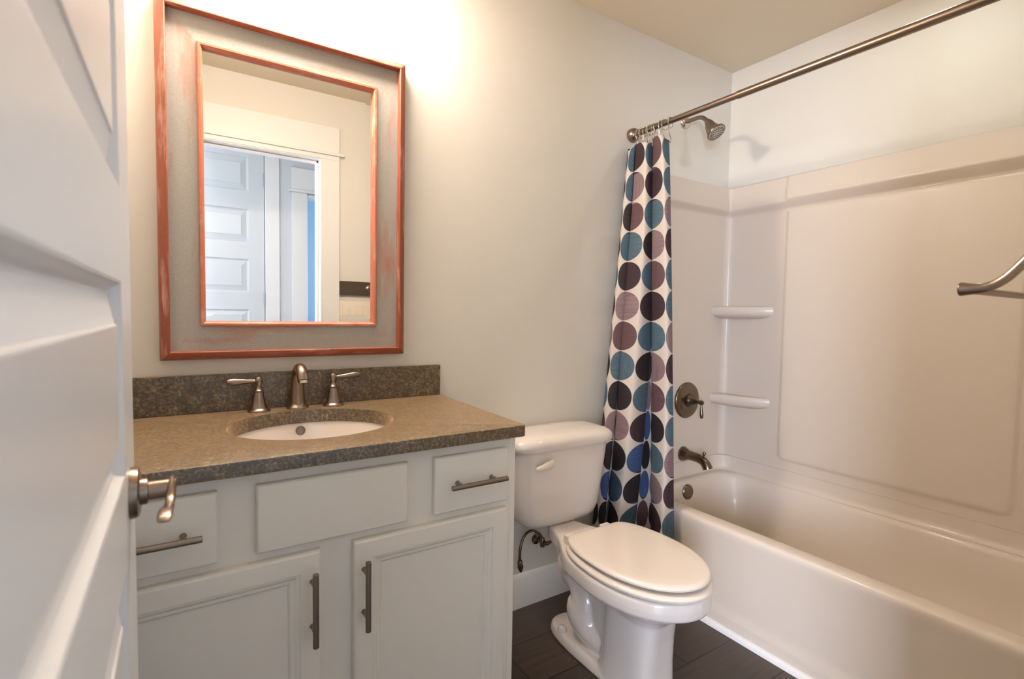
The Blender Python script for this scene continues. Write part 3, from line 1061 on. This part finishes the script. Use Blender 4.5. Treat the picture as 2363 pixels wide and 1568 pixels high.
# surround panels: one moulded sheet following the three walls
sur = thing('shower_surround', (2.2, -0.77, 0.463), 'glossy white moulded shower surround above the bathtub', 'shower surround')
zs = [0.4635, 0.475, 0.49, 0.500, 0.505, 0.510, 0.515, 0.520, 0.530, 0.56]
zs += [0.56 + (1.66 - 0.56) * k / 22 for k in range(1, 23)]
zs += [1.665, 1.670, 1.675, 1.68, 1.685, 1.69, 1.695, 1.70, 1.705, 1.71, 1.715, 1.719, 1.722, 1.725, 1.728, 1.731, 1.735, 1.74, 1.75, 1.78, 1.81, 1.825, 1.833, 1.838, 1.842, 1.845, 1.848]
plan = []        # (x, y, nx, ny, ycoord for the long wall or None)
XP, YB_, YF_ = WX - 0.030, -0.030, FY + 0.030
RC = 0.034
plan += [(1.700, YB_, 0, -1, None)]
for k in range(1, 11):
    plan.append((1.700 + (XP - RC - 1.700) * k / 10, YB_, 0, -1, None))
for k in range(1, 9):
    a = math.radians(90 - 90 * k / 9)
    plan.append((XP - RC + RC * math.cos(a), YB_ - RC + RC * math.sin(a), -math.cos(a), -math.sin(a), None))
ysamp = [YB_ - RC, -0.12, -0.18, -0.24, -0.30, -0.318, -0.324, -0.328, -0.332, -0.336, -0.340, -0.344, -0.348, -0.354, -0.362]
ysamp += [-0.362 - (1.125 - 0.362) * k / 24 for k in range(1, 25)]
ysamp += [-1.133, -1.139, -1.143, -1.147, -1.151, -1.155, -1.159, -1.163, -1.17, -1.25, -1.33, -1.42, YF_ + RC]
plan += [(XP, y, -1, 0, y) for y in ysamp]
for k in range(1, 9):
    a = math.radians(0 - 90 * k / 9)
    plan.append((XP - RC + RC * math.cos(a), YF_ + RC + RC * math.sin(a), -math.cos(a), -math.sin(a), None))
for k in range(0, 11):
    plan.append((XP - RC + (1.700 - XP + RC) * k / 10, YF_, 0, 1, None))


def sur_off(y, z):
    band = smoothstep(1.686, 1.724, z) * (0.024 - 0.012 * smoothstep(1.728, 1.835, z))
    top = smoothstep(1.832, 1.848, z)
    off = band * (1 - top) - 0.026 * top
    if y is not None:
        # recessed middle panel with a rounded border
        ins = min(-0.338 - y, y + 1.153)
        zz = z - 0.512
        rr = 0.03
        if ins < rr and zz < rr:
            e = rr - math.hypot(rr - ins, rr - zz)
        else:
            e = min(ins, zz)
        rec = smoothstep(-0.010, 0.010, e)
        off += 0.007 * rec * (1 - smoothstep(1.675, 1.690, z))
        off += 0.006 * rec * smoothstep(1.717, 1.733, z) * (1 - top)
    return off


sm = MB()
sm.loft([[Vector((x + nx * sur_off(yy, z), y + ny * sur_off(yy, z), z)) for (x, y, nx, ny, yy) in plan] for z in zs], closed=False)
# flanges returning to the walls at both front ends
for yb_, yw, s_ in ((YB_, -0.002, -1), (YF_, FY + 0.002, 1)):
    col = []
    for z in zs:
        o_ = sur_off(None, z)
        col.append([Vector((1.700, yb_ + s_ * o_, z)), Vector((1.694, yb_ + s_ * o_ - s_ * 0.005, z)), Vector((1.692, yw, z))])
    sm.loft(col, closed=False)
obj('surround_panel', sm, M['acrylic'], sur, smooth=50)


def shelf(z, xl, yr, name='corner_shelf'):
    n = 20
    cx_, cy_ = XP + 0.01, YB_ + 0.01
    a_, b_ = Vector((xl, YB_ + 0.002)), Vector((XP + 0.002, yr))
    front = []
    mid = (a_ + b_) / 2 + Vector((-0.018, -0.018))
    for k in range(n + 1):
        t_ = k / n
        front.append((a_ * (1 - t_) ** 2 + mid * 2 * t_ * (1 - t_) + b_ * t_ ** 2))

    def ring(z_, ins):
        out = [Vector((cx_, cy_, z_))]
        for p in front:
            d = (Vector((cx_, cy_)) - p)
            p2 = p + d.normalized() * ins
            out.append(Vector((p2.x, p2.y, z_)))
        return out
    mb = MB().loft([ring(z - 0.062, 0.060), ring(z - 0.052, 0.022), ring(z - 0.046, 0.009), ring(z - 0.037, 0.002), ring(z - 0.022, 0.0), ring(z - 0.010, 0.002),
                    ring(z - 0.003, 0.008), ring(z - 0.001, 0.018), ring(z - 0.004, 0.030), ring(z - 0.005, 0.05)], True, True)
    obj(name, mb, M['acrylic'], sur, smooth=60)


shelf(1.236, 2.262, -0.290)
shelf(0.790, 2.270, -0.290)

# shower valve
sv = thing('shower_valve', (2.086, -0.030, 0.768), 'round dark metal shower valve trim with small lever on the back wall', 'shower valve')
YS = -0.0305
obj('escutcheon', MB().lathe([(0.089, 0), (0.089, 0.004), (0.086, 0.009), (0.078, 0.013), (0.060, 0.016), (0.040, 0.0175), (0.028, 0.0175)], (2.086, YS, 0.768), (0, -1, 0), 48), M['bronze'], sv)
v_ = MB().lathe([(0.032, 0.0165), (0.031, 0.024), (0.026, 0.030), (0.018, 0.048), (0.0115, 0.064), (0.0085, 0.072), (0.0085, 0.076), (0.011, 0.082), (0.012, 0.088), (0.010, 0.095), (0.004, 0.099)], (2.086, YS, 0.768), (0, -1, 0), 28)
st_ = obj('valve_stem', v_, M['bronze'], sv)
lp = [(0.0035, 0.0), (0.0045, 0.012), (0.006, 0.028), (0.0085, 0.048), (0.0085, 0.062), (0.006, 0.069), (0.001, 0.071)]
obj('lever', MB().tube([(2.086, YS - 0.087 - 0.004 * h / 0.07, 0.768 - 0.006 - h) for r, h in lp], [r for r, h in lp], 16), M['bronze'], st_)

# tub spout
tsp = thing('tub_spout', (2.071, -0.030, 0.500), 'dark metal tub spout with diverter knob on the back wall', 'tub spout')
v_ = MB()
v_.lathe([(0.036, 0), (0.036, 0.004), (0.033, 0.012), (0.027, 0.026), (0.0235, 0.034)], (2.071, YS, 0.503), (0, -1, 0), 28)
P = spline([(2.071, -0.060, 0.503, 0.0235), (2.071, -0.095, 0.503, 0.0215), (2.071, -0.130, 0.500, 0.0215), (2.071, -0.155, 0.490, 0.0215), (2.071, -0.170, 0.474, 0.0225), (2.071, -0.176, 0.462, 0.0225)], 6)
v_.tube([p[:3] for p in P], [p[3] for p in P], 24, up=(1, 0, 0))
obj('spout_body', v_, M['bronze'], tsp)
obj('diverter_knob', MB().lathe([(0.005, 0), (0.0035, 0.006), (0.0035, 0.014), (0.0075, 0.018), (0.0085, 0.023), (0.006, 0.029), (0.001, 0.031)], (2.071, -0.150, 0.509), (0, -0.15, 1), 18), M['bronze'], tsp)

# shower head
sh = thing('showerhead', (2.044, -0.001, 2.113), 'metal shower head on a bent arm high on the back wall', 'shower head')
obj('flange', MB().lathe([(0.032, 0), (0.032, 0.004), (0.029, 0.009), (0.018, 0.014), (0.011, 0.016)], (2.044, -0.0005, 2.113), (0, -1, 0), 32), M['chrome'], sh)
P = spline([(2.044, -0.006, 2.113), (2.044, -0.055, 2.113), (2.044, -0.088, 2.110), (2.044, -0.112, 2.097), (2.044, -0.132, 2.076)], 6)
obj('shower_arm', MB().tube(P, 0.0095, 18, up=(1, 0, 0)), M['nickel'], sh)
ax_ = Vector((0.05, -0.60, -0.80)).normalized()
ho = Vector((2.044, -0.126, 2.082))
hd = obj('spray_head', MB().lathe([(0.0125, 0), (0.015, 0.004), (0.016, 0.012), (0.0195, 0.018), (0.0205, 0.030), (0.022, 0.040), (0.027, 0.056), (0.034, 0.068), (0.0425, 0.076), (0.0435, 0.080), (0.0425, 0.083), (0.038, 0.083)], ho, ax_, 36), M['nickel'], sh)
obj('spray_face', MB().lathe([(0.038, 0.0825), (0.036, 0.0845), (0.001, 0.086)], ho, ax_, 32), M['rubberface'], hd)
nz = MB()
xx = Vector((1, 0, 0)) - ax_ * ax_.x
xx.normalize()
yy = ax_.cross(xx)
for ri, n in ((0.010, 6), (0.018, 12), (0.026, 18), (0.032, 22)):
    for k in range(n):
        a = 2 * PI * k / n
        nz.lathe([(0.0019, 0.084), (0.0012, 0.0876)], ho + xx * (ri * math.cos(a)) + yy * (ri * math.sin(a)), ax_, 8)
obj('nozzles', nz, M['darkhole'], hd, label='dark spray nozzles')
hl = MB()
p0 = ho + ax_ * 0.030 + yy * (-0.022)
obj('spray_tab', MB().tube([ho + ax_ * 0.018 - yy * 0.019, ho + ax_ * 0.045 - yy * 0.028, ho + ax_ * 0.066 - yy * 0.036], [0.005, 0.006, 0.0035], 10), M['nickel'], hd)

# curtain rod
RX, RZ = 1.69, 1.979
rod = thing('curtain_rod', (RX, -0.77, RZ), 'brushed metal shower curtain rod spanning above the bathtub', 'curtain rod')
obj('thin_tube', MB().lathe([(0.0118, 0.004), (0.0118, 0.54)], (RX, 0, RZ), (0, -1, 0), 24), M['nickel'], rod)
obj('thick_tube', MB().lathe([(0.0118, 0.515), (0.0140, 0.516), (0.0140, -FY - 0.004)], (RX, 0, RZ), (0, -1, 0), 24), M['nickel'], rod)
for y_, d_ in ((-0.001, -1), (FY + 0.001, 1)):
    obj('end_flange', MB().lathe([(0.030, 0), (0.0305, 0.006), (0.029, 0.018), (0.024, 0.028), (0.017, 0.034), (0.012, 0.036)], (RX, y_, RZ), (0, d_, 0), 32), M['nickel'], rod)

# curtain rings: one of each kind, then copies
RING_Y = [-0.046, -0.055, -0.064, -0.074, -0.085, -0.097, -0.110, -0.125, -0.142, -0.162, -0.186, -0.214]


def make_ring():
    o = thing('curtain_ring', (RX, RING_Y[0], RZ), 'thin metal curtain ring on the rod', 'curtain ring', 'metal rings holding the shower curtain')
    pts = []
    for k in range(25):
        a = math.radians(115 - 330 * k / 24)
        pts.append((RX + 0.0005 + 0.019 * math.cos(a), RING_Y[0], RZ - 0.006 + 0.0215 * math.sin(a)))
    pts += [(RX - 0.010, RING_Y[0], RZ - 0.040), (RX + 0.004, RING_Y[0], RZ - 0.062), (RX + 0.010, RING_Y[0], RZ - 0.078), (RX + 0.004, RING_Y[0], RZ - 0.086), (RX - 0.004, RING_Y[0], RZ - 0.080)]
    obj('wire_hook', MB().tube(spline(pts, 2), 0.0013, 8, up=(0, 1, 0)), M['chrome'], o)
    rb_ = MB()
    for k in range(5):
        a = math.radians(50 + 20 * k)
        c_ = Vector((RX + 0.019 * math.cos(a), RING_Y[0], RZ - 0.006 + 0.0215 * math.sin(a)))
        n = 6
        prof = [(max(0.0034 * math.sin(PI * i / n), 1e-5), -0.0034 * math.cos(PI * i / n)) for i in range(n + 1)]
        rb_.lathe(prof, c_, n=10)
    obj('roller_beads', rb_, M['chrome'], o)
    return o


ring0 = make_ring()
for k, y in enumerate(RING_Y):
    if k == 0:
        r_ = ring0
    else:
        r_ = ring0.copy()
        COL.objects.link(r_)
        for ch in ring0.children:
            c_ = ch.copy()
            c_.parent = r_
            COL.objects.link(c_)
    r_.location = (RX, y, RZ)
    r_.rotation_euler = (0, 0, math.radians((-24, 14, -10, 20, -16, 8, -22, 12, -6, 18, -12, 10)[k]))
ring0['label'] = 'thin metal curtain ring nearest the rod flange at the wall'
r_['label'] = 'thin metal curtain ring farthest from the wall, at the free curtain edge'
names = ['second', 'third', 'fourth', 'fifth', 'sixth', 'seventh', 'eighth', 'ninth', 'tenth', 'eleventh']
rings_all = sorted([o for o in COL.objects if o.get('category') == 'curtain ring'], key=lambda o: -o.location.y)
for o, nm in zip(rings_all[1:-1], names):
    o['label'] = 'thin metal curtain ring, %s from the wall flange along the rod' % nm

# shower curtain
PCH = 0.1265
TEAL, TEAL2, PLUM, BLACK, MAUVE, BROWN, BLUE = (rgb(76, 98, 110), rgb(60, 82, 98), rgb(58, 40, 44), rgb(34, 26, 29), rgb(132, 110, 112), rgb(96, 70, 72), rgb(58, 82, 124))
T, t2, P_, K_, V_, B_, U2 = TEAL, TEAL2, PLUM, BLACK, MAUVE, BROWN, BLUE
cols = {
    0: [T, T, V_, P_, T, T, V_, P_, T, T, V_, P_, T, V_],
    1: [B_, P_, T, V_, B_, P_, T, V_, B_, K_, T, V_, P_, T],
    2: [T, V_, P_, T, K_, V_, T, P_, V_, U2, K_, U2, B_, T],
    3: [T, P_, T, K_, T, P_, T, K_, T, P_, U2, K_, t2, P_],
    4: [P_, V_, B_, T, P_, V_, B_, T, K_, V_, K_, t2, K_, T],
    5: [T, K_, V_, P_, T, B_, K_, V_, T, P_, V_, K_, T, V_],
    6: [t2, t2, K_, t2, K_, V_, B_, T, K_, V_, K_, U2, K_, T],
    7: [t2, K_, T, K_, T, P_, V_, K_, T, P_, V_, T, K_, P_],
    8: [P_, T, V_, K_, T, P_, V_, T, K_, V_, T, P_, K_, T],
}
CZT, CZB = 1.902, 0.16
ctl = [  # u, (x, y) at z 1.86, 1.23 and 0.335
    (0.02, 1.6557, -0.243, 1.654, -0.2819, 1.6584, -0.322) ,
    (0.5, 1.6129, -0.24, 1.6264, -0.2725, 1.6022, -0.306) ,
    (0.98, 1.6414, -0.168, 1.6405, -0.1907, 1.6474, -0.214) ,
    (1.2, 1.6723, -0.15, 1.6731, -0.1687, 1.6793, -0.188) ,
    (2.75, 1.6549, -0.142, 1.6622, -0.1548, 1.5902, -0.168) ,
    (2.99, 1.6456, -0.162, 1.6512, -0.1788, 1.571, -0.196) ,
    (3.5, 1.6065, -0.16, 1.5832, -0.1748, 1.48, -0.19) ,
    (3.99, 1.6327, -0.078, 1.5821, -0.0928, 1.5032, -0.108) ,
    (4.2, 1.6522, -0.072, 1.6072, -0.0833, 1.5207, -0.095) ,
    (5.8, 1.6443, -0.062, 1.5977, -0.0724, 1.5095, -0.083) ,
    (5.99, 1.6301, -0.078, 1.581, -0.0913, 1.4862, -0.105) ,
    (6.5, 1.6165, -0.056, 1.5528, -0.0659, 1.4737, -0.076) ,
    (7.0, 1.6395, -0.026, 1.5777, -0.0299, 1.4871, -0.034) ,
    (7.5, 1.6732, -0.014, 1.6159, -0.015, 1.5416, -0.016) ,
    (8.0, 1.684, -0.012, 1.655, -0.013, 1.620, -0.014),
]
smp = spline(ctl, 12)
rows = 70
cu = MB()
uvs, ccol = [], []
for j in range(rows + 1):
    tz = j / rows
    z = CZT + (CZB - CZT) * tz
    for i, (u, xa, ya, xm, ym, xb, yb) in enumerate(smp):
        la = (z - 1.23) * (z - 0.335) / ((1.86 - 1.23) * (1.86 - 0.335))
        lm = (z - 1.86) * (z - 0.335) / ((1.23 - 1.86) * (1.23 - 0.335))
        lb = (z - 1.86) * (z - 1.23) / ((0.335 - 1.86) * (0.335 - 1.23))
        wob = 0.0022 * math.sin(9 * tz + u * 1.7) + 0.0012 * math.sin(21 * tz + u * 3.1)
        zz = z
        # top edge sags between the rings
        if tz < 0.12:
            zz += (1 - tz / 0.12) * (0.010 - 0.024 * (0.5 - 0.5 * math.cos(2 * PI * (u - 0.9) / 1.6)))
        cu.v.append(Vector((min(xa * la + xm * lm + xb * lb + wob, 1.689), min(ya * la + ym * lm + yb * lb + wob * 0.6, -0.006), zz)))
        uvs.append((u, (1.853 - z) / PCH))
n = len(smp)
for j in range(rows):
    for i in range(n - 1):
        cu.f.append((j * n + i, j * n + i + 1, (j + 1) * n + i + 1, (j + 1) * n + i))
cur = obj('shower_curtain', cu, M['curtain'], None, smooth=80, origin=(1.64, -0.15, CZB))
tag(cur, 'gathered shower curtain with teal and plum dots hanging from the rod', 'shower curtain')
me = cur.data
me.uv_layers.new(name='UVMap')
me.color_attributes.new('disc', 'FLOAT_COLOR', 'CORNER')
uvl, ca = me.uv_layers['UVMap'], me.color_attributes['disc']
for p in me.polygons:
    idx = [me.loops[l].vertex_index for l in p.loop_indices]
    uc = sum(uvs[i][0] for i in idx) / len(idx)
    vc = sum(uvs[i][1] for i in idx) / len(idx)
    cc, rr_ = int(round(uc)), int(round(vc))
    cc = max(0, min(8, cc))
    rr_ = max(0, min(13, rr_))
    colr = cols[cc][rr_]
    ori = 1.0 if (cc * 7 + rr_ * 5) % 3 == 0 else 0.0
    for l in p.loop_indices:
        uvl.data[l].uv = uvs[me.loops[l].vertex_index]
        ca.data[l].color = (colr[0], colr[1], colr[2], ori)
sol = cur.modifiers.new('cloth_thickness', 'SOLIDIFY')
sol.thickness = 0.0012

# ------------------------------------------------------------------ towel bar, board and switches on the front wall
tw_ = thing('towel_bar', (1.2, FY, 1.25), 'satin metal towel bar end at the right edge of the view', 'towel bar')
TY, TZ = -1.3557, 1.229
def bar_arm(x_):
    P = spline([(x_, TY + 0.0010, TZ, 0.0070), (x_, TY + 0.0004, TZ, 0.0098), (x_, TY - 0.001, TZ, 0.0108), (x_, TY - 0.003, TZ, 0.0108), (x_, TY - 0.014, TZ, 0.0092), (x_, TY - 0.028, TZ + 0.001, 0.0079),
                (x_, TY - 0.042, TZ + 0.006, 0.0072), (x_, TY - 0.056, TZ + 0.017, 0.0070), (x_, TY - 0.070, TZ + 0.034, 0.0070), (x_, TY - 0.088, TZ + 0.056, 0.0070), (x_, TY - 0.115, TZ + 0.076, 0.0072),
                (x_, FY + 0.022, TZ + 0.083, 0.009)], 6)
    v_ = MB().tube([p[:3] for p in P], [p[3] for p in P], 20)
    v_.lathe([(0.024, 0), (0.024, 0.004), (0.020, 0.009), (0.010, 0.014)], (x_, FY + 0.0203, TZ + 0.083), (0, 1, 0), 24)
    obj('curved_arm', v_, M['nickel'], tw_)


bar_arm(1.04)
bar_arm(1.65)
obj('bar', MB().lathe([(0.0060, 0.0), (0.0060, 0.61)], (1.04, TY - 0.020, TZ - 0.003), (1, 0, 0), 20), M['nickel'], tw_)

bd = obj('hook_board', MB().box(0.803, 1.75, FY + 0.0005, FY + 0.020, 1.268, 1.352), M['board'], None, bevel=0.001, origin=(1.27, FY, 1.31))
tag(bd, 'long dark board on the wall beside the doorway, seen in the mirror', 'wall board')


def switch_plate(x0, gangs, label):
    o = thing('light_switch', (x0, FY, 1.18), label, 'light switch', 'light switches beside the doorway')
    w = 0.046 * gangs + 0.026
    obj('switch_plate', MB().box(x0, x0 + w, FY + 0.0005, FY + 0.0065, 1.118, 1.232), M['switch'], o, bevel=0.002)
    for k in range(gangs):
        cx_ = x0 + 0.013 + 0.046 * (k + 0.5)
        obj('rocker', MB().box(cx_ - 0.0165, cx_ + 0.0165, FY + 0.006, FY + 0.0105, 1.142, 1.208), M['switch'], o, bevel=0.0015)
    return o


switch_plate(0.803, 3, 'cream three gang light switch beside the door casing, seen in the mirror')
switch_plate(0.985, 1, 'cream light switch further from the casing, cut by the mirror edge')

# ------------------------------------------------------------------ vanity lamp above the mirror (just out of the frame)
vl = thing('vanity_light', (MX, -0.001, 2.36), 'three shade vanity lamp on the wall above the mirror', 'lamp')
obj('back_plate', MB().box(MX - 0.27, MX + 0.27, -0.022, -0.001, 2.325, 2.395), M['nickel'], vl, bevel=0.004)
for k in (-1, 0, 1):
    x_ = MX + 0.19 * k
    obj('lamp_arm', MB().tube(spline([(x_, -0.02, 2.36), (x_, -0.08, 2.372), (x_, -0.135, 2.37), (x_, -0.145, 2.347)], 5), 0.007, 12, up=(1, 0, 0)), M['nickel'], vl)
    shd = obj('lamp_shade', MB().lathe([(0.022, 0.0), (0.030, -0.008), (0.040, -0.035), (0.050, -0.080), (0.060, -0.115), (0.0575, -0.115), (0.0475, -0.080), (0.0375, -0.035), (0.028, -0.010), (0.02, -0.004)],
                                       (x_, -0.145, 2.347), (0, 0, 1), 32), M['opal'], vl)
    obj('bulb', ico((x_, -0.145, 2.285), 0.022), M['bulb'], shd)
    ld = bpy.data.lights.new('vanity_bulb', 'POINT')
    ld.energy = 18
    ld.color = (1.0, 0.88, 0.78)
    ld.shadow_soft_size = 0.07
    lo = bpy.data.objects.new('vanity_bulb', ld)
    lo.location = (x_, -0.145, 2.215)
    COL.objects.link(lo)

# recessed light in the ceiling above the bathtub (out of the frame)
dlt = thing('shower_light', (1.98, -0.92, CZ), 'round recessed ceiling light above the bathtub', 'lamp')
obj('trim_ring', MB().lathe([(0.085, 0), (0.085, -0.006), (0.070, -0.010), (0.062, -0.004), (0.062, 0)], (1.98, -0.92, CZ - 0.0005), (0, 0, 1), 40, caps=False), M['trim'], dlt)
obj('lens', MB().lathe([(0.061, -0.003), (0.04, -0.004), (0.001, -0.005)], (1.98, -0.92, CZ - 0.0005), (0, 0, 1), 32), M['lens'], dlt)
ld = bpy.data.lights.new('shower_bulb', 'AREA')
ld.shape = 'DISK'
ld.size = 0.11
ld.energy = 2.2
ld.color = (0.90, 0.99, 1.0)
lo = bpy.data.objects.new('shower_bulb', ld)
lo.location = (1.98, -0.92, CZ - 0.012)
COL.objects.link(lo)
